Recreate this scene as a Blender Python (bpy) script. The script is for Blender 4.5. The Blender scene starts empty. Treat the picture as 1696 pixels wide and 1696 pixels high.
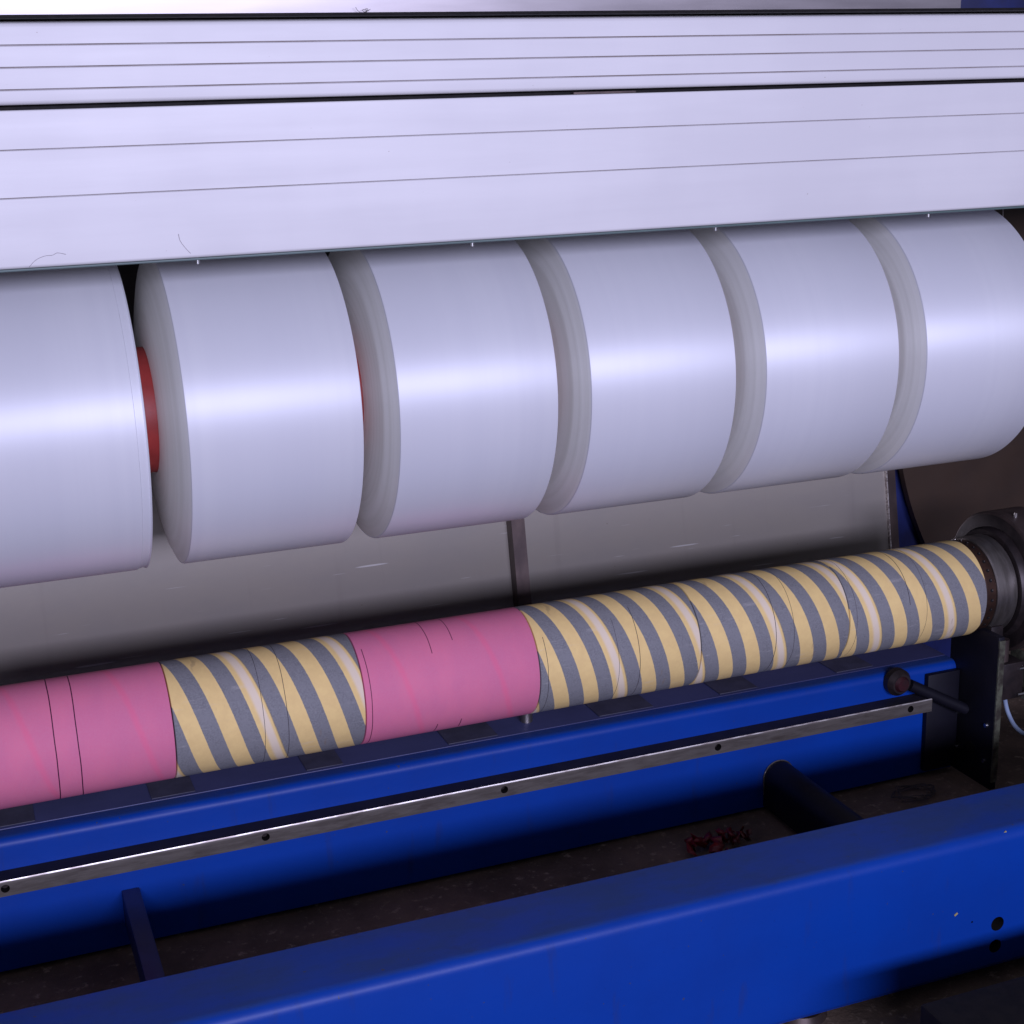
import bpy, bmesh, math, random
from mathutils import Vector, Matrix, noise

random.seed(7)
scene = bpy.context.scene
C = scene.collection
PI = math.pi
H = 1.115                      # lens height above the floor (m); z below is given relative to the lens, +H on creation

# ------------------------------------------------------------------ camera
cam_d = bpy.data.cameras.new('camera')
cam_d.sensor_width = 36.0
cam_d.lens = 52.33
cam_d.clip_start = 0.05
cam_d.clip_end = 60
cam = bpy.data.objects.new('camera', cam_d)
right = Vector((0.93192488, -0.36160733, -0.02749831))
down = Vector((-0.12141107, -0.23964825, -0.96323832))
fwd = Vector((0.34172411, 0.90100436, -0.2672373))
m = Matrix((right, -down, -fwd)).transposed().to_4x4()
m.translation = Vector((0, 0, H))
cam.matrix_world = m
C.objects.link(cam)
scene.camera = cam

# ------------------------------------------------------------------ light
world = bpy.data.worlds.new('World')
scene.world = world
world.use_nodes = True
bg = world.node_tree.nodes['Background']
bg.inputs['Color'].default_value = (0.74, 0.74, 1.0, 1)
bg.inputs['Strength'].default_value = 0.14

def area(name, loc, aim, sx, sy, power, col):
    l = bpy.data.lights.new(name, 'AREA')
    l.shape = 'RECTANGLE'
    l.size, l.size_y = sx, sy
    l.energy = power
    l.color = col
    o = bpy.data.objects.new(name, l)
    o.location = loc
    o.rotation_euler = (Vector(aim) - Vector(loc)).to_track_quat('-Z', 'Y').to_euler()
    C.objects.link(o)
    return o
# long workshop lamp behind and a little above the photographer
area('workshop_lamp', (0.35, -3.0, H + 0.585), (0.7, 1.9, H - 0.30), 3.4, 0.50, 255, (0.71, 0.705, 1.0))

vs = scene.view_settings
vs.view_transform = 'Standard'
vs.look = 'None'
vs.exposure = 0.0
vs.gamma = 1.0
vs.use_curve_mapping = False
scene.cycles.max_bounces = 8
scene.cycles.use_denoising = True

# ------------------------------------------------------------------ materials
class NT:
    """small helper around a node tree"""
    def __init__(s, name):
        s.mat = bpy.data.materials.new(name)
        s.mat.use_nodes = True
        s.t = s.mat.node_tree
        s.n = s.t.nodes
        s.p = s.n['Principled BSDF']
    def new(s, typ, **kw):
        n = s.n.new(typ)
        for k, v in kw.items():
            setattr(n, k, v)
        return n
    def link(s, a, b):
        s.t.links.new(a, b)
    def setin(s, sock, v):
        if hasattr(v, 'is_output'):
            s.link(v, sock)
        elif v is not None:
            sock.default_value = v
    def math(s, op, a, b=None, c=None, clamp=False):
        n = s.new('ShaderNodeMath', operation=op, use_clamp=clamp)
        s.setin(n.inputs[0], a)
        s.setin(n.inputs[1], b)
        s.setin(n.inputs[2], c)
        return n.outputs[0]
    def obj(s):
        return s.new('ShaderNodeTexCoord').outputs['Object']
    def scaled(s, vec, sc, off=None):
        n = s.new('ShaderNodeMapping')
        s.link(vec, n.inputs['Vector'])
        n.inputs['Scale'].default_value = sc
        if off is not None:
            s.setin(n.inputs['Location'], off)
        return n.outputs[0]
    def noise(s, vec, scale, detail=4, rough=0.55):
        n = s.new('ShaderNodeTexNoise')
        s.link(vec, n.inputs['Vector'])
        n.inputs['Scale'].default_value = scale
        n.inputs['Detail'].default_value = detail
        n.inputs['Roughness'].default_value = rough
        return n.outputs['Fac']
    def ramp(s, fac, a, b):
        n = s.new('ShaderNodeMapRange')
        n.interpolation_type = 'SMOOTHSTEP'
        s.link(fac, n.inputs['Value'])
        n.inputs['From Min'].default_value = a
        n.inputs['From Max'].default_value = b
        return n.outputs[0]
    def mix(s, fac, a, b, mode='MIX'):
        n = s.new('ShaderNodeMix', data_type='RGBA', blend_type=mode)
        s.setin(n.inputs[0], fac)
        for i, v in ((6, a), (7, b)):
            if hasattr(v, 'is_output'):
                s.link(v, n.inputs[i])
            else:
                n.inputs[i].default_value = (*v, 1)
        return n.outputs[2]
    def set(s, **kw):
        names = dict(color='Base Color', rough='Roughness', metal='Metallic', spec='Specular IOR Level', aniso='Anisotropic', arot='Anisotropic Rotation', tangent='Tangent', normal='Normal', coat='Coat Weight', crough='Coat Roughness', sheen='Sheen Weight', sub='Subsurface Weight', subr='Subsurface Radius', subs='Subsurface Scale')
        for k, v in kw.items():
            i = s.p.inputs[names[k]]
            if isinstance(v, tuple) and len(v) == 3 and k == 'color':
                v = (*v, 1)
            s.setin(i, v)
    def bump(s, height, strength=0.2, dist=0.002):
        b = s.new('ShaderNodeBump')
        b.inputs['Strength'].default_value = strength
        b.inputs['Distance'].default_value = dist
        s.link(height, b.inputs['Height'])
        s.link(b.outputs[0], s.p.inputs['Normal'])

def mottled(name, c1, c2, scale, rough, metal=0.0, spec=0.5, stretch=(1, 1, 1), lo=0.35, hi=0.65, bump=0.0, specks=None, rvar=0.08):
    k = NT(name)
    v = k.scaled(k.obj(), stretch)
    f = k.ramp(k.noise(v, scale, 6), lo, hi)
    col = k.mix(f, c1, c2)
    if specks:
        sc, thr, sp = specks
        g = k.ramp(k.noise(k.obj(), sc, 2), thr, thr + 0.04)
        col = k.mix(g, col, sp)
    k.set(color=col, metal=metal, spec=spec)
    r = k.math('MULTIPLY_ADD', k.noise(v, scale * 2.3, 3), rvar * 2, rough - rvar)
    k.set(rough=r)
    if bump:
        k.bump(k.noise(v, scale * 6, 3), bump, 0.001)
    return k.mat

def guard_mat():
    k = NT('anodised aluminium')
    o = k.obj()
    streak = k.noise(k.scaled(o, (0.7, 9, 9)), 3.0, 5)
    cloud = k.noise(k.scaled(o, (1.6, 1, 1)), 2.4, 4)
    col = k.mix(k.ramp(k.math('MULTIPLY_ADD', cloud, 0.6, k.math('MULTIPLY', streak, 0.4)), 0.36, 0.62), (0.70, 0.69, 0.70), (0.64, 0.63, 0.645))
    sp = k.ramp(k.noise(k.scaled(o, (1, 1, 1.6)), 95, 2), 0.76, 0.80)
    col = k.mix(sp, col, (0.42, 0.38, 0.36))
    k.set(color=col, metal=0.08, spec=0.3, rough=k.math('MULTIPLY_ADD', streak, 0.16, 0.46))
    k.bump(k.noise(k.scaled(o, (3, 160, 160)), 6, 3), 0.05, 0.0006)
    return k.mat

def film_mat():
    k = NT('wound film')
    o = k.obj()
    rnd = k.new('ShaderNodeObjectInfo').outputs['Random']
    off = k.new('ShaderNodeCombineXYZ')
    k.link(k.math('MULTIPLY', rnd, 37.0), off.inputs[0])
    band = k.noise(k.scaled(o, (60, 0.0, 0.0), off.outputs[0]), 1.0, 5)
    band2 = k.noise(k.scaled(o, (9, 0.6, 0.6), off.outputs[0]), 1.0, 2)
    col = k.mix(k.ramp(band, 0.3, 0.7), (0.745, 0.755, 0.79), (0.72, 0.73, 0.77))
    col = k.mix(k.ramp(band2, 0.35, 0.7), col, (0.705, 0.715, 0.76))
    tan = k.new('ShaderNodeTangent', direction_type='RADIAL', axis='X')
    k.set(color=col, spec=0.6, metal=0.20, rough=0.56, aniso=0.80, arot=0.25, tangent=tan.outputs[0])
    return k.mat

def film_end_mat():
    k = NT('wound film edge')
    o = k.obj()
    sep = k.new('ShaderNodeSeparateXYZ')
    k.link(o, sep.inputs[0])
    rad = k.math('SQRT', k.math('ADD', k.math('POWER', sep.outputs[1], 2.0), k.math('POWER', sep.outputs[2], 2.0)))
    rnd = k.new('ShaderNodeObjectInfo').outputs['Random']
    cv = k.new('ShaderNodeCombineXYZ')
    k.link(rad, cv.inputs[0])
    k.link(k.math('MULTIPLY', rnd, 11.0), cv.inputs[1])
    ring = k.noise(k.scaled(cv.outputs[0], (120, 1, 1)), 1.0, 4)
    col = k.mix(k.ramp(ring, 0.35, 0.65), (0.80, 0.80, 0.76), (0.86, 0.86, 0.83))
    tan = k.new('ShaderNodeTangent', direction_type='RADIAL', axis='X')
    k.set(color=col, spec=0.7, metal=0.15, rough=0.45, aniso=0.8, arot=0.25, tangent=tan.outputs[0])
    k.bump(ring, 0.08, 0.001)
    return k.mat

def helix(k, x0, lead):
    """turns travelled past the stripe that crosses x0 at the side facing -y; 0..1 across one lead"""
    sep = k.new('ShaderNodeSeparateXYZ')
    k.link(k.obj(), sep.inputs[0])
    al = k.math('ARCTAN2', k.math('MULTIPLY', sep.outputs[2], -1.0), k.math('MULTIPLY', sep.outputs[1], -1.0))
    x = sep.outputs[0]
    t = k.math('DIVIDE', k.math('SUBTRACT', x, x0), lead)
    t = k.math('SUBTRACT', t, k.math('DIVIDE', al, 2 * PI))
    return k.math('FRACT', k.math('ADD', t, 10.0)), x, al

def ringlines(k, col, x, al, rings, dark):
    wob = k.math('MULTIPLY', k.math('SUBTRACT', k.noise(k.obj(), 9, 2), 0.5), 0.004)
    for (xr, w, a0, a1) in rings:
        f = k.math('LESS_THAN', k.math('ABSOLUTE', k.math('SUBTRACT', k.math('ADD', x, wob), xr)), w)
        g = k.math('MULTIPLY', k.math('GREATER_THAN', al, a0), k.math('LESS_THAN', al, a1))
        col = k.mix(k.math('MULTIPLY', f, g), col, dark)
    return col

def striped_mat(name, x0, rings):
    k = NT(name)
    t, x, al = helix(k, x0, 0.1395)
    t3 = k.math('MULTIPLY', t, 3.0)
    s = k.math('FRACT', k.math('ADD', t3, 0.27))          # yellow band is s < .5
    o = k.obj()
    fibre = k.noise(k.scaled(o, (1, 1, 1)), 55, 5, 0.7)
    fine = k.noise(o, 420, 3, 0.6)
    edge = k.math('MULTIPLY', k.math('SUBTRACT', k.noise(o, 260, 2), 0.5), 0.02)
    s2 = k.math('ADD', s, edge)
    grey = k.mix(k.ramp(fine, 0.3, 0.7), (0.165, 0.165, 0.175), (0.235, 0.235, 0.245))
    grey = k.mix(k.ramp(fibre, 0.35, 0.7), grey, (0.215, 0.215, 0.225))
    yel = k.mix(k.ramp(fibre, 0.3, 0.7), (0.82, 0.60, 0.25), (0.76, 0.545, 0.23))
    # pale overlap band inside one yellow of three
    white = k.math('SUBTRACT', 1.0, k.ramp(t3, 0.10, 0.18))
    w2 = k.ramp(t3, 2.84, 2.97)
    white = k.math('MAXIMUM', white, w2, clamp=True)
    yel = k.mix(k.math('MULTIPLY', white, 0.72), yel, (0.76, 0.67, 0.58))
    f = k.math('MULTIPLY', k.ramp(s2, 0.0, 0.015), k.math('SUBTRACT', 1.0, k.ramp(s2, 0.50, 0.515)))
    col = k.mix(f, grey, yel)
    col = ringlines(k, col, x, al, rings, (0.045, 0.035, 0.04))
    st = k.math('MULTIPLY', k.ramp(k.noise(k.scaled(o, (16, 5, 5)), 4, 3), 0.66, 0.74), 0.35)
    col = k.mix(st, col, (0.24, 0.17, 0.11))
    # butt seam of the outer ply: a fine dark line beside the pale band, a little raised
    sm = k.math('MULTIPLY', k.ramp(t3, 0.205, 0.222), k.math('SUBTRACT', 1.0, k.ramp(t3, 0.240, 0.257)))
    col = k.mix(k.math('MULTIPLY', sm, 0.40), col, (0.10, 0.08, 0.07))
    scuff = k.ramp(k.noise(k.scaled(o, (3, 14, 14)), 5, 5, 0.7), 0.60, 0.72)
    col = k.mix(k.math('MULTIPLY', scuff, 0.16), col, (0.66, 0.62, 0.58))
    k.set(color=col, rough=0.70, spec=0.2)
    h = k.math('ADD', k.math('MULTIPLY', fine, 0.35), k.math('MULTIPLY', k.ramp(t3, 0.20, 0.26), 0.6))
    k.bump(h, 0.25, 0.0007)
    return k.mat

def pink_mat(name, x0, rings):
    k = NT(name)
    t, x, al = helix(k, x0, 0.132)
    o = k.obj()
    fine = k.noise(o, 380, 3, 0.6)
    cloud = k.noise(k.scaled(o, (2, 1, 1)), 11, 5)
    col = k.mix(k.ramp(cloud, 0.3, 0.7), (0.71, 0.185, 0.30), (0.63, 0.17, 0.295))
    col = k.mix(k.math('MULTIPLY', k.ramp(fine, 0.3, 0.75), 0.3), col, (0.64, 0.225, 0.34))
    d = k.math('ABSOLUTE', k.math('SUBTRACT', t, 0.5))      # stripe sits at t = 0 / 1
    f = k.ramp(k.math('ADD', d, k.math('MULTIPLY', k.math('SUBTRACT', k.noise(o, 70, 3), 0.5), 0.03)), 0.445, 0.495)
    col = k.mix(k.math('MULTIPLY', f, 0.36), col, (0.84, 0.13, 0.25))
    col = ringlines(k, col, x, al, rings, (0.06, 0.01, 0.035))
    k.set(color=col, rough=0.65, spec=0.18)
    k.bump(fine, 0.08, 0.0005)
    return k.mat

def blue_mat():
    k = NT('blue machine paint')
    o = k.obj()
    n1 = k.noise(k.scaled(o, (1, 1, 1)), 5, 5)
    col = k.mix(k.ramp(n1, 0.35, 0.7), (0.001, 0.040, 0.30), (0.001, 0.034, 0.26))
    # settled grey dust and grease on the faces that look up
    geo = k.new('ShaderNodeNewGeometry')
    sep = k.new('ShaderNodeSeparateXYZ')
    k.link(geo.outputs['Normal'], sep.inputs[0])
    up = k.ramp(sep.outputs[2], 0.80, 0.99)
    d = k.ramp(k.noise(k.scaled(o, (2.2, 5, 5)), 4, 6, 0.65), 0.30, 0.68)
    dust = k.math('MULTIPLY', up, k.math('MULTIPLY_ADD', d, 0.40, 0.16))
    col = k.mix(dust, col, (0.028, 0.050, 0.085))
    sm = k.math('MULTIPLY', k.ramp(k.noise(k.scaled(o, (6, 6, 1.2)), 6, 5), 0.60, 0.72), 0.28)
    col = k.mix(sm, col, (0.020, 0.028, 0.10))
    mp = k.new('ShaderNodeMapping')
    k.link(o, mp.inputs['Vector'])
    mp.inputs['Rotation'].default_value = (0.2, math.radians(17), 0)
    mp.inputs['Scale'].default_value = (4, 60, 90)
    scr = k.ramp(k.noise(mp.outputs[0], 1.0, 2), 0.735, 0.79)
    col = k.mix(k.math('MULTIPLY', scr, 0.35), col, (0.05, 0.09, 0.30))
    speck = k.ramp(k.noise(o, 300, 2, 0.6), 0.68, 0.74)
    col = k.mix(k.math('MULTIPLY', speck, 0.45), col, (0.006, 0.016, 0.10))
    chip = k.ramp(k.noise(o, 130, 2), 0.735, 0.755)
    col = k.mix(k.math('MULTIPLY', chip, 0.8), col, (0.05, 0.05, 0.07))
    r = k.math('MULTIPLY_ADD', dust, 0.35, k.math('MULTIPLY_ADD', n1, 0.14, 0.30))
    k.set(color=col, rough=k.math('ADD', r, 0.06), spec=0.25)
    h = k.math('ADD', k.math('MULTIPLY', k.noise(o, 210, 3), 0.35), k.math('MULTIPLY', k.noise(k.scaled(o, (0.6, 1, 1)), 34, 3), 1.6))
    k.bump(h, 0.20, 0.0011)
    return k.mat

def plate_mat():
    k = NT('scuffed sheet steel')
    o = k.obj()
    cloud = k.noise(k.scaled(o, (1.0, 1, 2.2)), 5, 5)
    col = k.mix(k.ramp(cloud, 0.3, 0.7), (0.315, 0.285, 0.245), (0.28, 0.256, 0.228))
    # long thin scratches
    sc = k.scaled(o, (1, 1, 1))
    mp = k.new('ShaderNodeMapping')
    k.link(o, mp.inputs['Vector'])
    mp.inputs['Rotation'].default_value = (0, math.radians(28), 0)
    mp.inputs['Scale'].default_value = (5, 1, 130)
    scr = k.ramp(k.noise(mp.outputs[0], 1.0, 1), 0.715, 0.76)
    mp2 = k.new('ShaderNodeMapping')
    k.link(o, mp2.inputs['Vector'])
    mp2.inputs['Rotation'].default_value = (0, math.radians(-9), 0)
    mp2.inputs['Scale'].default_value = (9, 1, 240)
    scr = k.math('MAXIMUM', scr, k.math('MULTIPLY', k.ramp(k.noise(mp2.outputs[0], 1.0, 1), 0.735, 0.78), 0.7))
    col = k.mix(k.math('MULTIPLY', scr, 0.6), col, (0.70, 0.68, 0.66))
    run = k.ramp(k.noise(k.scaled(o, (28, 1, 1.6)), 1.0, 4), 0.60, 0.74)
    col = k.mix(k.math('MULTIPLY', run, 0.12), col, (0.16, 0.14, 0.13))
    spots = k.ramp(k.noise(o, 90, 3), 0.745, 0.79)
    col = k.mix(k.math('MULTIPLY', spots, 0.7), col, (0.12, 0.09, 0.06))
    t_ = k.new('ShaderNodeCombineXYZ')
    t_.inputs[0].default_value = 1.0
    k.set(color=col, metal=0.72, rough=k.math('MULTIPLY_ADD', cloud, 0.06, 0.365), spec=0.4, aniso=0.9, tangent=t_.outputs[0])
    k.bump(k.noise(k.scaled(o, (40, 40, 2)), 4, 3), 0.05, 0.0006)
    return k.mat

def rail_mat():
    k = NT('ground steel rail')
    o = k.obj()
    n = k.noise(k.scaled(o, (8, 60, 60)), 3, 5)
    col = k.mix(k.ramp(n, 0.3, 0.7), (0.175, 0.155, 0.14), (0.105, 0.09, 0.08))
    rust = k.ramp(k.noise(k.scaled(o, (5, 20, 20)), 4, 5), 0.54, 0.70)
    col = k.mix(k.math('MULTIPLY', rust, 0.45), col, (0.055, 0.04, 0.034))
    k.set(color=col, metal=0.55, rough=k.math('MULTIPLY_ADD', n, 0.2, 0.36))
    k.bump(k.noise(o, 160, 3), 0.15, 0.0006)
    return k.mat

def floor_mat():
    k = NT('dirty concrete')
    o = k.obj()
    a = k.noise(o, 7, 6, 0.65)
    b = k.noise(o, 60, 4, 0.7)
    col = k.mix(k.ramp(a, 0.3, 0.7), (0.20, 0.14, 0.105), (0.095, 0.07, 0.055))
    col = k.mix(k.ramp(b, 0.55, 0.75), col, (0.36, 0.28, 0.22))
    k.set(color=col, rough=0.8, spec=0.25)
    k.bump(b, 0.5, 0.004)
    return k.mat

M = dict(
    guard=guard_mat(), film=film_mat(), film_end=film_end_mat(), blue=blue_mat(), plate=plate_mat(), rail=rail_mat(), floor=floor_mat(),
    bright=mottled('polished sheet steel', (0.86, 0.80, 0.82), (0.78, 0.73, 0.75), 6, 0.43, 0.9, stretch=(0.6, 4, 4), specks=(120, 0.76, (0.3, 0.25, 0.22))),
    red=mottled('red core board', (0.38, 0.040, 0.034), (0.30, 0.030, 0.026), 30, 0.5),
    dark=mottled('black oxide steel', (0.020, 0.015, 0.016), (0.036, 0.026, 0.026), 40, 0.45, 0.4, bump=0.1),
    brown=mottled('brown lacquered sheet', (0.042, 0.024, 0.015), (0.032, 0.019, 0.013), 7, 0.5, 0.0, bump=0.05),
    strip=mottled('rusty strip steel', (0.105, 0.075, 0.068), (0.065, 0.047, 0.045), 26, 0.45, 0.6, stretch=(1, 1, 0.5), bump=0.1),
    steel=mottled('turned steel', (0.38, 0.345, 0.32), (0.25, 0.225, 0.205), 24, 0.34, 0.9, stretch=(5, 1, 1), bump=0.05),
    ring=mottled('dark bronze ring', (0.075, 0.038, 0.026), (0.045, 0.024, 0.018), 40, 0.4, 0.6),
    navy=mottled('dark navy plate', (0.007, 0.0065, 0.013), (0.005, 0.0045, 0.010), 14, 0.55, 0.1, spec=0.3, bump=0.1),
    edge=mottled('bare cut steel edge', (0.19, 0.20, 0.14), (0.07, 0.06, 0.05), 60, 0.5, 0.6),
    tray=mottled('grey steel tray', (0.055, 0.062, 0.165), (0.042, 0.048, 0.13), 9, 0.42, 0.2, stretch=(0.6, 1, 1), bump=0.06),
    pad=mottled('black rubber', (0.006, 0.005, 0.006), (0.010, 0.008, 0.008), 60, 0.7, spec=0.2),
    dirt=mottled('groove dirt', (0.30, 0.27, 0.27), (0.17, 0.13, 0.115), 9, 0.8, stretch=(1, 0.2, 0.2), lo=0.4, hi=0.62),
    faint=mottled('grey fibre', (0.34, 0.31, 0.33), (0.22, 0.20, 0.2), 40, 0.8),
    trim=mottled('grey green edge trim', (0.10, 0.15, 0.145), (0.08, 0.12, 0.115), 20, 0.5, stretch=(0.3, 1, 1)),
    shine=mottled('worn bright steel', (0.72, 0.68, 0.64), (0.35, 0.30, 0.28), 9, 0.42, 0.85, stretch=(4, 30, 30), lo=0.42, hi=0.6),
    rail_shade=mottled('shaded rail steel', (0.012, 0.010, 0.016), (0.018, 0.015, 0.02), 30, 0.6, 0.0, spec=0.25),  # shade on the rail top put into its colour
    softpatch=mottled('dim flat patch', (0.028, 0.027, 0.052), (0.040, 0.039, 0.072), 30, 0.6),
    screw=mottled('zinc screw', (0.75, 0.74, 0.72), (0.6, 0.6, 0.6), 60, 0.25, 1.0),
    hose=mottled('pale blue hose', (0.30, 0.38, 0.52), (0.27, 0.34, 0.48), 40, 0.35),
    chip=mottled('yellow paper', (0.40, 0.33, 0.12), (0.3, 0.25, 0.1), 60, 0.8),
    scrap=mottled('red scrap film', (0.20, 0.006, 0.014), (0.07, 0.010, 0.012), 22, 0.4),
    yarn=mottled('grey thread', (0.10, 0.08, 0.078), (0.06, 0.05, 0.05), 60, 0.7),
    lint=mottled('white lint', (0.55, 0.52, 0.52), (0.4, 0.38, 0.38), 60, 0.8),
    knob=mottled('dark red plastic', (0.040, 0.005, 0.010), (0.020, 0.004, 0.006), 30, 0.5),
    wall=mottled('dark workshop wall', (0.030, 0.022, 0.020), (0.020, 0.016, 0.016), 3, 0.8),
    weld=mottled('dull blue steel', (0.012, 0.022, 0.13), (0.010, 0.014, 0.075), 12, 0.5, 0.1, bump=0.1),
)

# ------------------------------------------------------------------ geometry helpers (x, y, z with z relative to the lens)
def meta(o, label=None, cat=None, group=None, kind=None):
    if label: o['label'] = label
    if cat: o['category'] = cat
    if group: o['group'] = group
    if kind: o['kind'] = kind
    return o

def thing(name, loc, label, cat, group=None):
    o = bpy.data.objects.new(name, None)
    o.empty_display_size = 0.05
    o.location = (loc[0], loc[1], loc[2] + H)
    C.objects.link(o)
    return meta(o, label, cat, group)

def wloc(o):
    v = Vector(o.location)
    while o.parent:
        o = o.parent
        v += Vector(o.location)
    return v

def part(name, bm, mats, parent=None, origin=None, smooth=40):
    """one mesh object from a bmesh in lens-relative coordinates; origin = its own pivot"""
    me = bpy.data.meshes.new(name)
    bmesh.ops.recalc_face_normals(bm, faces=bm.faces[:])
    org = Vector(origin) + Vector((0, 0, H)) if origin is not None else (wloc(parent) if parent else Vector((0, 0, H)))
    for v in bm.verts:
        v.co = v.co + Vector((0, 0, H)) - org
    bm.to_mesh(me)
    bm.free()
    o = bpy.data.objects.new(name, me)
    for mt in (mats if isinstance(mats, (list, tuple)) else [mats]):
        me.materials.append(mt)
    if smooth:
        me.shade_smooth()
        me.set_sharp_from_angle(angle=math.radians(smooth))
    if parent:
        o.parent = parent
        o.location = org - wloc(parent)
    else:
        o.location = org
    C.objects.link(o)
    return o

def box(bm, x0, x1, y0, y1, z0, z1, bev=0.0, seg=2):
    r = bmesh.ops.create_cube(bm, size=1)
    vs_ = r['verts']
    for v in vs_:
        v.co = Vector(((x0 + x1) / 2 + v.co.x * (x1 - x0), (y0 + y1) / 2 + v.co.y * (y1 - y0), (z0 + z1) / 2 + v.co.z * (z1 - z0)))
    if bev:
        es = list({e for v in vs_ for e in v.link_edges})
        bmesh.ops.bevel(bm, geom=es, offset=bev, segments=seg, profile=0.5, affect='EDGES')
    return bm

def extrude(bm, prof, x0, x1, mat=0, nx=1, mats=None):
    """closed (y, z) profile swept along x"""
    rows = []
    for i in range(nx + 1):
        x = x0 + (x1 - x0) * i / nx
        rows.append([bm.verts.new((x, y, z)) for y, z in prof])
    n = len(prof)
    for a, b in zip(rows[:-1], rows[1:]):
        for j in range(n):
            f = bm.faces.new((a[j], a[(j + 1) % n], b[(j + 1) % n], b[j]))
            f.material_index = mats[j] if mats else mat
    bm.faces.new(rows[0]).material_index = mat
    bm.faces.new(rows[-1][::-1]).material_index = mat
    return bm

def prism(bm, poly, axis, a, b):
    """polygon pushed along an axis: axis 'y' takes (x, z), axis 'x' takes (y, z)"""
    mk = (lambda p, t: (p[0], t, p[1])) if axis == 'y' else (lambda p, t: (t, p[0], p[1]))
    A = [bm.verts.new(mk(p, a)) for p in poly]
    B = [bm.verts.new(mk(p, b)) for p in poly]
    n = len(poly)
    for i in range(n):
        bm.faces.new((A[i], A[(i + 1) % n], B[(i + 1) % n], B[i]))
    bm.faces.new(A[::-1])
    bm.faces.new(B)
    return bm

def lathe(bm, prof, yc, zc, n=160, mats=None, closed=True):
    """(x, r) profile turned about the x-parallel axis through yc, zc"""
    rings = []
    for x, r in prof:
        if r <= 0:
            rings.append([bm.verts.new((x, yc, zc))])
        else:
            rings.append([bm.verts.new((x, yc + r * math.cos(2 * PI * i / n), zc + r * math.sin(2 * PI * i / n))) for i in range(n)])
    m_ = len(rings)
    for q in range(m_ if closed else m_ - 1):
        a, b = rings[q], rings[(q + 1) % m_]
        for i in range(n):
            j = (i + 1) % n
            if len(a) == 1 and len(b) == 1: continue
            if len(a) == 1: f = bm.faces.new((a[0], b[j], b[i]))
            elif len(b) == 1: f = bm.faces.new((a[i], a[j], b[0]))
            else: f = bm.faces.new((a[i], a[j], b[j], b[i]))
            if mats: f.material_index = mats[q]
    return bm

def cyl(bm, p0, p1, r0, r1=None, n=20):
    p0, p1 = Vector(p0), Vector(p1)
    d = p1 - p0
    r = bmesh.ops.create_cone(bm, cap_ends=True, segments=n, radius1=r0, radius2=r0 if r1 is None else r1, depth=d.length)
    mt = Matrix.Translation((p0 + p1) / 2) @ d.to_track_quat('Z', 'Y').to_matrix().to_4x4()
    bmesh.ops.transform(bm, matrix=mt, verts=r['verts'])
    return bm

def tube(bm, pts, r, n=8, sub=6):
    """smooth tube through points (Catmull-Rom)"""
    P = [Vector(p) for p in pts]
    P = [P[0] * 2 - P[1]] + P + [P[-1] * 2 - P[-2]]
    path = []
    for i in range(1, len(P) - 2):
        for s in range(sub):
            t = s / sub
            a, b, c, d = P[i - 1], P[i], P[i + 1], P[i + 2]
            path.append(0.5 * ((2 * b) + (c - a) * t + (2 * a - 5 * b + 4 * c - d) * t * t + (3 * b - a - 3 * c + d) * t ** 3))
    path.append(P[-2])
    rings = []
    ref = Vector((0.3, 0.2, 0.93)).normalized()
    for i, p in enumerate(path):
        t = (path[min(i + 1, len(path) - 1)] - path[max(i - 1, 0)]).normalized()
        u = t.cross(ref).normalized()
        w = t.cross(u)
        rings.append([bm.verts.new(p + r * (math.cos(2 * PI * k / n) * u + math.sin(2 * PI * k / n) * w)) for k in range(n)])
    for a, b in zip(rings[:-1], rings[1:]):
        for k in range(n):
            bm.faces.new((a[k], a[(k + 1) % n], b[(k + 1) % n], b[k]))
    bm.faces.new(rings[0])
    bm.faces.new(rings[-1])
    return bm

def arc(cy, cz, r, a0, a1, n):
    return [(cy + r * math.cos(math.radians(a0 + (a1 - a0) * i / n)), cz + r * math.sin(math.radians(a0 + (a1 - a0) * i / n))) for i in range(n + 1)]

def drill(o, cutters):
    """cut holes; each cutter is (p0, p1, radius) in lens-relative coordinates, its walls get the last material"""
    bm = bmesh.new()
    for p0, p1, r in cutters:
        cyl(bm, p0, p1, r, n=28)
    me = bpy.data.meshes.new('hole_cutter')
    off = wloc(o)
    for v in bm.verts:
        v.co = v.co + Vector((0, 0, H))
    for f in bm.faces:
        f.material_index = 0
    bm.to_mesh(me); bm.free()
    me.materials.append(M['pad'])
    c = bpy.data.objects.new('hole_cutter', me)
    C.objects.link(c)
    md = o.modifiers.new('holes', 'BOOLEAN')
    md.operation = 'DIFFERENCE'; md.solver = 'EXACT'; md.object = c
    bpy.context.view_layer.update()
    dg = bpy.context.evaluated_depsgraph_get()
    new = bpy.data.meshes.new_from_object(o.evaluated_get(dg))
    o.modifiers.clear()
    o.data = new
    bpy.data.objects.remove(c)
    new.shade_smooth()
    new.set_sharp_from_angle(angle=math.radians(35))

# ------------------------------------------------------------------ setting: floor
FZ = -1.115
bm = bmesh.new()
N = 70
x0, x1, y0, y1 = -2.5, 4.0, -1.2, 4.2
vsg = [[bm.verts.new((x0 + (x1 - x0) * i / N, y0 + (y1 - y0) * j / N, FZ + 0.004 * noise.noise(Vector((i * 0.7, j * 0.7, 0))))) for j in range(N + 1)] for i in range(N + 1)]
for i in range(N):
    for j in range(N):
        bm.faces.new((vsg[i][j], vsg[i + 1][j], vsg[i + 1][j + 1], vsg[i][j + 1]))
meta(part('floor', bm, M['floor']), 'dark brown dirty concrete floor under the machine', 'floor', kind='structure')

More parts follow.
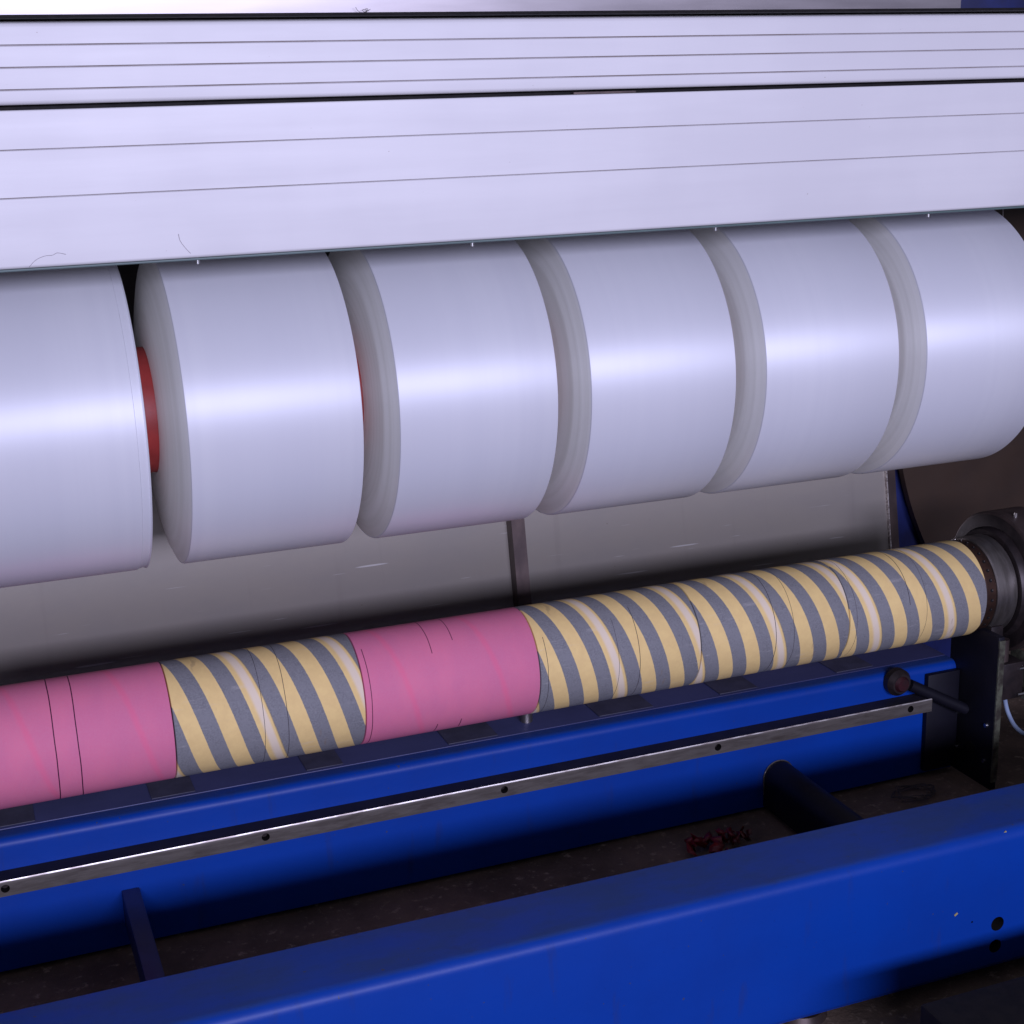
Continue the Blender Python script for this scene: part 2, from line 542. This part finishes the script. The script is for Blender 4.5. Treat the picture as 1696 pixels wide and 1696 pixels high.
bm = box(bmesh.new(), -2.5, 4.0, 3.1, 3.2, FZ - 0.02, 1.6)
meta(part('back_wall', bm, M['wall']), 'dark unlit wall far behind the film rolls', 'wall', kind='structure')

# ------------------------------------------------------------------ guard: two extruded panels with grooves
XL, XR = -0.75, 1.95
GY = 1.60
def zat(phi, y): return y * math.tan(math.radians(phi))
def panel(zt, zb, grooves, y, depth=0.024, rt=0.002, rb=0.003, gw=0.00065, gd=0.0022):
    pr = arc(y + rt, zt - rt, rt, 90, 180, 4)
    for g in grooves:
        pr += [(y, g + gw), (y + 0.0006, g + gw - 0.0002), (y + gd, g + gw - 0.0003), (y + gd, g - gw + 0.0002), (y + 0.0008, g - gw), (y, g - gw - 0.0008)]
    n0 = len(pr)
    pr += arc(y + rb, zb + rb, rb, 180, 270, 4)
    pr += [(y + depth, zb), (y + depth, zt)]
    mats = [0] * len(pr)
    for q in range(len(grooves)):
        for j in (2,):
            mats[5 + q * 6 + j] = 1          # dirt lies in the bottom of each groove
    return pr, mats
guard = thing('machine_guard', (0.6, GY, zat(-5.442, GY)), 'long ribbed pale aluminium guard across the top, hiding the tops of the rolls', 'guard')
zt, zg = zat(3.14, GY), zat(0.10, GY)
pr, ms = panel(zt, zg + 0.0050, [zat(a, GY) for a in (2.3055, 1.555, 0.80)], GY, rt=0.007, rb=0.004)
part('upper_panel', extrude(bmesh.new(), pr, XL, XR, mats=ms), [M['guard'], M['dirt']], guard)
pr, ms = panel(zg, zat(-5.442, GY), [zat(a, GY) for a in (-1.259, -2.938)], GY + 0.001, rt=0.0015, rb=0.0035, gw=0.0005, gd=0.0018)
part('lower_panel', extrude(bmesh.new(), pr, XL, XR, mats=ms), [M['guard'], M['dirt']], guard)
bm = box(bmesh.new(), XL, XR, GY + 0.018, GY + 0.03, zg - 0.006, zg + 0.012)
part('backing_strip', bm, M['pad'], guard)
zl = zat(-5.442, GY)
part('edge_trim', box(bmesh.new(), XL, XR, GY + 0.0022, GY + 0.024, zl - 0.0026, zl - 0.0002, 0.0006), M['trim'], guard)
bm = box(bmesh.new(), 0.700, 0.778, GY + 0.010, GY + 0.0178, zg + 0.0004, zg + 0.0026)
part('joint_clip', bm, M['strip'], guard)
for x in (0.2612, 0.5709, 0.8821, 1.1885):
    zb_ = zat(-5.442, GY)
    bm = cyl(bmesh.new(), (x, GY + 0.008, zb_ - 0.0070), (x, GY + 0.008, zb_ + 0.01), 0.0023, n=14)
    part('pin', bm, M['screw'], guard)

# bright cover sheet above and behind the guard
cov = thing('cover_sheet', (0.5, 1.66, zt - 0.03), 'polished bright steel cover sheet above the top edge of the guard', 'metal sheet')
bm = box(bmesh.new(), XL, 1.255, 1.650, 1.656, zt - 0.028, zt + 0.55, 0.0015)
part('sheet', bm, M['bright'], cov)
bm = box(bmesh.new(), XL, XR, 1.574, 1.6485, zt + 0.0004, zt + 0.0034, 0.0008)
part('edge_strip', bm, M['pad'], cov)
# lint stuck to the sheet's lower edge
bm = bmesh.new()
rr = random.Random(3)
for k in range(7):
    p = Vector((0.470 + rr.uniform(-0.006, 0.006), 1.6455, zt + 0.003 + rr.uniform(0, 0.004)))
    pts = [p]
    for s in range(3):
        p = p + Vector((rr.uniform(-0.005, 0.005), rr.uniform(-0.0015, 0.0005), rr.uniform(-0.002, 0.0035)))
        pts.append(p)
    tube(bm, pts, 0.00025, 5, 3)
meta(part('lint_tuft', bm, M['yarn'], origin=(0.47, 1.645, zt + 0.003)), 'tiny dark lint tuft on the lower edge of the bright cover sheet', 'lint')

# fine fibres stuck to the lower panel
def fibre(pts, label):
    bm = tube(bmesh.new(), [(x, GY + 0.0005, z) for x, z in pts], 0.00024, 5, 5)
    meta(part('stuck_fibre', bm, M['faint'], origin=(pts[0][0], GY, pts[0][1])), label, 'fibre')
fibre([(0.090, -0.151), (0.097, -0.1445), (0.106, -0.141), (0.114, -0.1405), (0.119, -0.1385), (0.127, -0.1405)], 'curved dark fibre stuck to the lower left edge of the guard')
fibre([(0.2535, -0.1475), (0.2475, -0.140), (0.2435, -0.133), (0.2425, -0.1265)], 'short straight dark fibre on the guard just above the leftmost pin')

# ------------------------------------------------------------------ white film rolls on red cores
RY, RZ, RR = 1.907, -0.3684, 0.2005
P = 0.2553
ROLL_L, ROLL_R = 0.2498, 0.4597
CORE = 0.080
G = 'wound white film rolls in a row on the upper shaft'
def film_roll(label, off=0.0, step=False, ridge=False):
    xl, xr = ROLL_L + off, ROLL_R + off
    t = thing('film_roll', ((xl + xr) / 2, RY, RZ - RR), label, 'film roll', G)
    e = 0.0025
    c0 = CORE + 0.0006
    pr = [(xl - 0.0175, c0), (xl - 0.0150, RR * 0.60), (xl - 0.0105, RR * 0.80), (xl - 0.0058, RR * 0.91), (xl - 0.0046, RR * 0.93), (xl, RR - e), (xl + e * 0.3, RR - e * 0.3), (xl + e, RR)]
    ms = [1, 1, 1, 1, 1, 0, 0, 0]
    if ridge:      # outer layers wound a little to the side: narrow shelves on the end face
        pr = [(xl - 0.0120, c0), (xl - 0.0112, RR * 0.60), (xl - 0.0098, RR * 0.78), (xl - 0.0088, RR * 0.830), (xl - 0.0070, RR * 0.852), (xl - 0.0060, RR * 0.890), (xl - 0.0044, RR * 0.910), (xl, RR - e), (xl + e * 0.3, RR - e * 0.3), (xl + e, RR)]
        ms = [1] * 7 + [0, 0, 0]
    if step:
        pr += [(xr - 0.0125, RR), (xr - 0.0118, RR - 0.0012), (xr - e, RR - 0.0026)]
        ms += [0, 0, 0]
    else:
        pr += [(xr - e, RR)]
        ms += [0]
    pr += [(xr - e * 0.3, RR - e * 0.4), (xr, RR - e - 0.001), (xr - 0.002, c0)]
    ms = ms[:len(pr) - 3] + [0, 1, 1]
    ms[-1] = 1
    bm = lathe(bmesh.new(), pr, RY, RZ, 220, ms)
    part('wound_film', bm, [M['film'], M['film_end']], t, origin=((xl + xr) / 2, RY, RZ), smooth=30)
    w = 0.0455
    pc = [(xl - w, CORE - 0.012), (xl - w, CORE - 0.0004), (xl - w + 0.0004, CORE), (xr - 0.0009, CORE), (xr - 0.0005, CORE - 0.0004), (xr - 0.0005, CORE - 0.012)]
    part('core', lathe(bmesh.new(), pc, RY, RZ, 96), M['red'], t, origin=((xl + xr) / 2, RY, RZ))
    return t
film_roll('white film roll at the left edge of the frame, its left end cut off', -P, True)
film_roll('white film roll with the widest view of red core in the gap at its left')
roll = film_roll('white film roll with only a thin red sliver of core at its left', P, ridge=True)
labels = ['white film roll, fourth from the left, just right of the vertical strip bar',
          'white film roll second from the right, touching no edge of the frame',
          'rightmost white film roll, rounded end running out of the right edge of the frame']
for k, lb in enumerate(labels):
    r = roll.copy()
    C.objects.link(r)
    r.location.x += P * (k + 1)
    r['label'] = lb
    for ch in roll.children:
        c = ch.copy()
        C.objects.link(c)
        c.parent = r

# shaft the rolls sit on
bm = lathe(bmesh.new(), [(-0.6, 0), (-0.6, 0.066), (1.86, 0.066), (1.86, 0)], RY, RZ, 64, closed=False)
meta(part('winding_shaft', bm, M['dark'], origin=(0.6, RY, RZ)), 'dark steel shaft running through the red cores of the white rolls', 'shaft')

# ------------------------------------------------------------------ core tubes on the lower mandrel
TY, TZ, TR = 1.8992, -0.7887, 0.0784
TX0 = 0.2163 - P
tubes = [
    ('pink', 'pink cardboard core tube at the left edge of the frame with two dark rings', 0.1795, [(0.0686, 0.0007, -4, 4), (0.097, 0.0007, -4, 4)]),
    ('stripe', 'yellow and grey striped core tube between the two pink core tubes', 0.3355, [(0.3331, 0.00035, -4, 4), (0.3652, 0.0004, -4, 4)]),
    ('pink', 'pink cardboard core tube with striped core tubes on both its sides', 0.5390, [(0.4803, 0.0005, -1.1, 4), (0.5751, 0.0005, -4, -0.78), (0.6094, 0.0005, -4, -0.98), (0.577, 0.0006, 0.66, 1.0), (0.612, 0.0006, 0.62, 0.95)]),
    ('stripe', 'yellow and grey striped core tube touching the right end of the second pink tube', 0.8440, [(0.7387, 0.0004, -0.75, 4), (0.8492, 0.0003, -0.9, 4), (0.8828, 0.00045, -1.1, 4)]),
    ('stripe', 'yellow and grey striped core tube between two other striped core tubes', 1.1110, [(1.1084, 0.0005, -4, 4), (1.1399, 0.00035, -4, 4)]),
    ('stripe', 'yellow and grey striped core tube next to the dark steel chuck at the right', 1.2810, [(1.2502, 0.0003, -4, 4), (1.3473, 0.0005, -4, -0.2), (1.3787, 0.0003, -4, 4)]),
]
for k, (kind, lb, xs, rings) in enumerate(tubes):
    xl = TX0 + P * k + 0.0007
    xr = TX0 + P * (k + 1) - 0.0007
    xm = (xl + xr) / 2
    rg = [(a - xm, w, p, q) for a, w, p, q in rings]
    mt = (pink_mat if kind == 'pink' else striped_mat)('%s board %d' % (kind, k), xs - xm, rg)
    e = 0.0012
    pr = [(xl, TR - 0.011), (xl, TR - e), (xl + e * 0.3, TR - e * 0.3), (xl + e, TR), (xr - e, TR), (xr - e * 0.3, TR - e * 0.3), (xr, TR - e), (xr, TR - 0.011)]
    o = part('core_tube', lathe(bmesh.new(), pr, TY, TZ, 160), mt, origin=(xm, TY, TZ), smooth=30)
    meta(o, lb, 'core tube', 'cardboard core tubes in a row on the lower shaft')

# mandrel with the chuck at its right end
X6 = TX0 + 6 * P
ch = thing('shaft_chuck', (X6 + 0.05, TY, TZ), 'dark steel chuck with a perforated ring holding the end of the core tubes', 'chuck')
bm = lathe(bmesh.new(), [(-0.6, 0), (-0.6, 0.064), (X6 + 0.02, 0.064), (X6 + 0.02, 0)], TY, TZ, 48, closed=False)
part('mandrel', bm, M['dark'], ch)
bm = lathe(bmesh.new(), [(X6 + 0.0005, 0.062), (X6 + 0.0005, 0.0755), (X6 + 0.002, 0.0768), (X6 + 0.0185, 0.0768), (X6 + 0.0185, 0.062)], TY, TZ, 128)
rg = part('perforated_ring', bm, M['ring'], ch)
bm = bmesh.new()
for i in range(30):
    a = 2 * PI * i / 30
    d = Vector((0, math.cos(a), math.sin(a)))
    c = Vector((X6 + 0.0098, TY, TZ)) + d * 0.0768
    cyl(bm, c - d * 0.003, c + d * 0.0006, 0.0028, n=12)
o = part('ring_hole_row', bm, M['pad'], rg)
bm = bmesh.new()
for i in range(30):
    a = 2 * PI * i / 30
    d = Vector((0, math.cos(a), math.sin(a)))
    c = Vector((X6 + 0.0098, TY, TZ)) + d * 0.0768 + Vector((0.001, 0.0, 0.0006))
    cyl(bm, c - d * 0.002, c + d * 0.0010, 0.0011, n=8)
part('set_screw_row', bm, M['steel'], rg)
XC = X6 + 0.019
bm = lathe(bmesh.new(), [(XC, 0.05), (XC, 0.079), (XC + 0.002, 0.081), (XC + 0.037, 0.081), (XC + 0.039, 0.079), (XC + 0.039, 0.05)], TY, TZ, 128)
part('collar', bm, M['steel'], ch)
bm = lathe(bmesh.new(), [(XC + 0.0395, 0.04), (XC + 0.0395, 0.0885), (XC + 0.046, 0.092), (XC + 0.052, 0.092), (XC + 0.052, 0.04)], TY, TZ, 128)
part('lock_ring', bm, M['dark'], ch)
bm = lathe(bmesh.new(), [(XC + 0.0525, 0.04), (XC + 0.0525, 0.112), (XC + 0.056, 0.1165), (XC + 0.120, 0.1165), (XC + 0.120, 0.04)], TY, TZ, 128, mats=[1, 0, 0, 0, 0])
hs = part('bearing_housing', bm, [M['strip'], M['dark']], ch)
a = math.radians(101)
d = Vector((0, math.cos(a), math.sin(a)))
c = Vector((XC + 0.072, TY, TZ)) + d * 0.1165
part('grease_nipple', cyl(bmesh.new(), c - d * 0.002, c + d * 0.007, 0.0042, 0.0026, n=14), M['screw'], hs)

# bracket plate below the chuck, on the end of the blue beam
br = thing('chuck_bracket', (1.508, 1.85, FZ), 'dark navy bracket plate standing under the chuck, with screws and a bare front edge', 'bracket')
bm = box(bmesh.new(), 1.500, 1.5115, 1.797, 1.915, FZ + 0.008, TZ - 0.055, 0.0008)
pl = part('plate', bm, M['navy'], br)
part('front_edge', box(bmesh.new(), 1.5003, 1.5112, 1.7945, 1.7972, FZ + 0.022, TZ - 0.06), M['edge'], br)
for y, z in ((1.8861, -1.003), (1.8136, -0.9991), (1.8857, -1.0661), (1.8141, -1.0622)):
    part('screw', cyl(bmesh.new(), (1.4965, y, z), (1.501, y, z), 0.0034, 0.0040, n=16), M['screw'], br)
part('bolt_hole', cyl(bmesh.new(), (1.4992, 1.8503, -1.0536), (1.5004, 1.8503, -1.0536), 0.0115, n=32), M['pad'], br)
bm = box(bmesh.new(), 1.5117, 1.535, 1.83, 1.90, TZ - 0.16, TZ - 0.05, 0.001)
part('saddle', bm, M['dark'], br)

# pneumatic valve right of the bracket with a pale hose
pv = thing('air_valve', (1.565, 1.83, -1.0), 'small dark air valve with two bright screws beside the bracket plate', 'valve')
part('body', box(bmesh.new(), 1.533, 1.578, 1.825, 1.870, -0.968, -0.905, 0.002), M['dark'], pv)
part('port', cyl(bmesh.new(), (1.548, 1.842, -0.905), (1.548, 1.842, -0.868), 0.0085, n=20), M['strip'], pv)
part('cover_plate', box(bmesh.new(), 1.584, 1.590, 1.820, 1.868, -0.975, -0.895, 0.0008), M['edge'], pv)
for z in (-0.916, -0.961):
    bm = cyl(bmesh.new(), (1.5655, 1.8225, z), (1.584, 1.8225, z), 0.0030, n=14)
    cyl(bm, (1.5790, 1.8225, z), (1.5838, 1.8225, z), 0.0046, n=6)
    part('screw', bm, M['screw'], pv)
bm = tube(bmesh.new(), [(1.560, 1.847, -0.966), (1.5655, 1.85, -0.985), (1.573, 1.85, -1.006), (1.588, 1.85, -1.031), (1.610, 1.85, -1.050), (1.650, 1.86, -1.066), (1.72, 1.9, -1.08)], 0.0037, 12)
meta(part('air_hose', bm, M['hose'], origin=(1.60, 1.85, -1.05)), 'pale blue hose curving down to the right from the small air valve', 'hose')

# ------------------------------------------------------------------ sheet steel back plate with strips
bp = thing('back_plate', (0.9, 2.3, -0.9), 'scuffed grey sheet steel back plate behind the gap between rolls and core tubes', 'metal plate')
BY = 2.300
LEAN = math.radians(9.5)
def lean(z):
    return BY + (z + 0.78) * math.tan(LEAN)
prof = [(lean(-0.40), -0.40), (lean(-1.00), -1.00)]
inner = [(y + 0.004, z) for y, z in prof][::-1]
bm = extrude(bmesh.new(), prof + inner, XL, 1.6365, nx=1)
part('sheet', bm, M['plate'], bp)
def follow(off, th):
    c, n = math.cos(LEAN), math.sin(LEAN)
    out = [(y - off * c, z + off * n) for y, z in prof]
    inn = [(y - (off - th) * c, z + (off - th) * n) for y, z in prof]
    return out + inn[::-1]
part('strip_bar', extrude(bmesh.new(), follow(0.026, 0.0255), 0.866, 0.890), M['strip'], bp)
part('edge_flange', extrude(bmesh.new(), follow(0.006, 0.020), 1.6388, 1.6565), M['strip'], bp)
part('bare_edge', extrude(bmesh.new(), follow(0.0065, 0.010), 1.6367, 1.6386), M['shine'], bp)

# dark blue side column and the big brown disc cover in front of it
bm = box(bmesh.new(), 1.6572, 2.25, 2.316, 2.75, FZ - 0.0, 1.3, 0.004)
meta(part('side_column', bm, M['weld'], origin=(1.95, 2.5, FZ)), 'dark blue painted machine column seen in a narrow strip right of the back plate', 'machine column')
cx_, cz_, rad = 2.317, -0.530, 0.679
bm = prism(bmesh.new(), [(cx_ + rad * math.cos(2 * PI * i / 128), cz_ + rad * math.sin(2 * PI * i / 128)) for i in range(128)], 'y', 2.285, 2.300)
meta(part('disc_cover', bm, M['brown'], origin=(cx_, 2.292, cz_)), 'large dark brown round cover with a curved edge behind the chuck at the right', 'machine cover')
bm = tube(bmesh.new(), [(1.6224, 2.0, -0.10), (1.6226, 2.0, -0.18), (1.6241, 2.0, -0.2143)], 0.0007, 6)
meta(part('thin_wire', bm, M['lint'], origin=(1.6224, 2.0, -0.2)), 'thin pale wire hanging under the guard at the far right', 'wire')

# ------------------------------------------------------------------ rear blue beam
BZ, BF = -0.917, 1.8973
rb = thing('rear_beam', (0.5, BF, FZ), 'blue painted steel beam under the core tubes carrying the perforated steel rail', 'beam')
BE = 0.013
pr = [(BF, -1.108)] + arc(BF + BE, BZ - BE, BE, 180, 90, 8) + [(1.925, BZ), (1.925, BZ - 0.004), (2.02, BZ - 0.004), (2.02, -1.108)]
bm = extrude(bmesh.new(), pr, XL, 1.4995)
part('beam_body', bm, M['blue'], rb)
bm = box(bmesh.new(), XL, 1.4990, 1.9265, 2.285, BZ - 0.003, BZ + 0.001, 0.0005)
part('tray', bm, M['tray'], rb)
for a, b in ((-0.23, -0.17), (-0.02, 0.036), (0.190, 0.250), (0.408, 0.462), (0.622, 0.700), (0.866, 0.958), (1.075, 1.143), (1.29, 1.36)):
    part('dark_patch', box(bmesh.new(), a, b, 1.931, 2.10, BZ + 0.0012, BZ + 0.0030, 0.0008), M['softpatch'], rb)  # thin dark flat patches in a row on the tray
bm = cyl(bmesh.new(), (0.7592, 1.965, BZ + 0.001), (0.7592, 1.965, BZ + 0.030), 0.0095, n=24)
cyl(bm, (0.7592, 1.965, BZ + 0.030), (0.7592, 1.965, BZ + 0.0490), 0.0055, n=16)
o = part('support_stud', bm, M['steel'], rb)
# grease lumps under the tube next to the stud
bm = bmesh.new()
for k in range(9):
    c = Vector((0.735 + k * 0.0055, 1.93 + random.uniform(-0.004, 0.004), TZ - 0.0785 - random.uniform(0.0, 0.004)))
    r = bmesh.ops.create_icosphere(bm, subdivisions=1, radius=random.uniform(0.002, 0.004))
    bmesh.ops.translate(bm, vec=c, verts=r['verts'])
part('grease_lump', bm, M['pad'], o)
# rail
rail = part('guide_rail', extrude(bmesh.new(), [(1.8671, -0.9833), (1.8671, -0.9629), (1.8678, -0.9611), (BF - 0.0004, -0.9611), (BF - 0.0004, -0.9833)], XL, 1.432, nx=1, mats=[0, 1, 2, 2, 0]), [M['rail'], M['shine'], M['rail_shade'], M['pad']], rb)
hx = [-0.366, -0.012, 0.331, 0.684, 1.037, 1.3905]
drill(rail, [((x, 1.84, -0.9722), (x, 1.886, -0.9722), 0.0057) for x in hx])
for x in hx:
    bm = cyl(bmesh.new(), (x, 1.8775, -0.9722), (x, 1.8858, -0.9722), 0.0045, n=18)
    part('rail_bolt', bm, M['dark'], rail)
part('shade_plate', box(bmesh.new(), 1.437, 1.4994, 1.886, BF - 0.0004, -1.100, BZ - 0.012, 0.0015), M['navy'], rb)  # added plate; its dark colour stands in for shade at the beam end
# stop knob on the beam with a rod towards the viewer
kn = thing('stop_knob', (1.3789, BF, -0.9308), 'round dark knob with a red centre on the right end of the blue rear beam', 'knob')
KX, KZ = 1.379, -0.931
bm = bmesh.new()
cyl(bm, (KX, BF - 0.0005, KZ), (KX, BF - 0.012, KZ), 0.0225, 0.0225, n=36)
cyl(bm, (KX, BF - 0.012, KZ), (KX, BF - 0.020, KZ), 0.0225, 0.0165, n=36)
part('disc', bm, M['dark'], kn)
part('red_cap', cyl(bmesh.new(), (KX, BF - 0.0202, KZ), (KX, BF - 0.0250, KZ), 0.0135, 0.010, n=32), M['knob'], kn)
bm = cyl(bmesh.new(), (KX + 0.016, BF - 0.018, KZ - 0.004), (1.4998, 1.868, -0.992), 0.0095, n=24)
part('rod', bm, M['navy'], kn)  # rod made near black; the shade at this end is in its colour

# ------------------------------------------------------------------ front blue beam
FY, FB, FT, FBO = 1.357, 1.461, -0.8987, -1.090
fb = thing('front_beam', (0.7, FY, FZ), 'blue painted steel beam in the foreground with two round holes at its right', 'beam')
e = 0.015
pr = [(FY + 0.004, FBO)] + arc(FY + 0.008, FBO + 0.008, 0.008, 270, 180, 4)[1:] + arc(FY + e, FT - e, e, 180, 90, 8) + [(FB - 0.004, FT), (FB, FT - 0.004), (FB, FBO)]
body = part('beam_body', extrude(bmesh.new(), pr, XL, 1.9), [M['blue'], M['pad']], fb)
drill(body, [((1.1588, 1.34, -1.0274), (1.1588, 1.40, -1.0274), 0.0098), ((1.1574, 1.34, -1.0590), (1.1574, 1.40, -1.0590), 0.0092), ((1.1189, 1.34, -1.0152), (1.1189, 1.365, -1.0152), 0.0014)])
for x in (-0.3, 0.9, 1.6):
    bm = cyl(bmesh.new(), (x, 1.405, FZ - 0.002), (x, 1.405, FZ + 0.010), 0.035, 0.030, n=32)
    cyl(bm, (x, 1.405, FZ + 0.010), (x, 1.405, FBO + 0.001), 0.014, n=20)
    part('levelling_foot', bm, M['strip'], fb)

# cross struts between the two beams
st = bmesh.new()
box(st, 0.1345, 0.1585, FB + 0.0005, BF - 0.0005, -1.075, -1.024, 0.002)
meta(part('cross_strut', st, M['weld'], origin=(0.146, 1.68, -1.07)), 'narrow square cross strut between the blue beams at lower left', 'strut', 'struts joining the two blue beams')
st = bmesh.new()
hw = 0.0265
pr = [(1.163 - hw, FZ + 0.01)] + [(1.163 + hw * math.cos(math.radians(a)), -1.058 + hw * math.sin(math.radians(a))) for a in range(180, -1, -15)] + [(1.163 + hw, FZ + 0.01)]
prism(st, pr, 'y', FB + 0.0005, BF - 0.0005)
o = meta(part('cross_strut', st, M['navy'], origin=(1.163, 1.68, FZ + 0.01)), 'broad round-topped cross strut between the blue beams at lower right', 'strut', 'struts joining the two blue beams')
bm = bmesh.new()
tube(bm, [(1.163 + (hw + 0.0008) * math.cos(math.radians(a)), BF - 0.0022, -1.058 + (hw + 0.0008) * math.sin(math.radians(a)) - (0.02 if a > 180 else 0)) for a in range(195, 20, -15)], 0.0011, 6)
part('weld_bead', bm, M['steel'], o)

# ------------------------------------------------------------------ floor litter and the dark box in front
bm = bmesh.new()
rr = random.Random(11)
for k in range(16):
    c = Vector((1.0 + rr.gauss(0, 0.022), 1.82 + rr.gauss(0, 0.02), FZ + 0.008 + abs(rr.gauss(0, 0.006))))
    pts = [c]
    d = Vector((rr.uniform(-1, 1), rr.uniform(-1, 1), rr.uniform(-0.2, 0.5))).normalized()
    ring = []
    w = rr.uniform(0.004, 0.010)
    L_ = rr.uniform(0.02, 0.05)
    s_ = d.cross(Vector((0, 0, 1))).normalized()
    prev = None
    for q in range(8):
        t = q / 7 - 0.5
        p = c + d * L_ * t + Vector((0, 0, 0.006 * math.sin(q * 1.7 + k))) + s_ * 0.006 * math.sin(q * 1.1 + k * 2)
        a_, b_ = bm.verts.new(p + s_ * w * math.cos(q * 0.6)), bm.verts.new(p - s_ * w * math.cos(q * 0.6) + Vector((0, 0, 0.004)))
        if prev: bm.faces.new((prev[0], a_, b_, prev[1]))
        prev = (a_, b_)
scr = part('film_scrap', bm, M['scrap'], origin=(1.0, 1.82, FZ))
sm = scr.modifiers.new('thickness', 'SOLIDIFY'); sm.thickness = 0.0006
meta(scr, 'crumpled dark red scrap lying on the floor between the blue beams', 'scrap')
bm = bmesh.new()
for k in range(6):
    n_ = 12
    ph = rr.uniform(0, 6.28)
    pts = [(1.385 + 0.040 * math.cos(ph + i * 0.55) * rr.uniform(0.6, 1.1), 1.84 + 0.024 * math.sin(ph + i * 0.55) * rr.uniform(0.6, 1.1), FZ + 0.004 + rr.uniform(0, 0.008)) for i in range(n_)]
    tube(bm, pts, 0.0006, 5, 5)
meta(part('thread_tangle', bm, M['yarn'], origin=(1.385, 1.84, FZ)), 'thin tangle of grey thread on the dark floor left of the bracket', 'thread')
bm = box(bmesh.new(), 0.925, 1.75, 0.98, 1.200, FZ + 0.003, -0.985, 0.003)
meta(part('dark_duct', bm, M['pad'], origin=(1.4, 1.17, FZ)), 'flat black duct on the floor in front of the blue beam, bottom right corner', 'duct')
for x, y, z, lb in ((1.165, FY + 0.0052, FT - 0.0045, 'small yellow paper chip on the rounded top edge of the front blue beam'), (1.093, FY - 0.0004, -0.998, 'tiny yellowish paper chip on the front face of the front blue beam')):
    bm = box(bmesh.new(), x - 0.0026, x + 0.0026, y - 0.0005, y + 0.0003, z - 0.0012, z + 0.0012)
    bmesh.ops.rotate(bm, cent=Vector((x, y, z)), matrix=Matrix.Rotation(-0.6, 3, 'Y'), verts=bm.verts[:])
    meta(part('paper_chip', bm, M['chip'], origin=(x, y, z)), lb, 'paper chip')
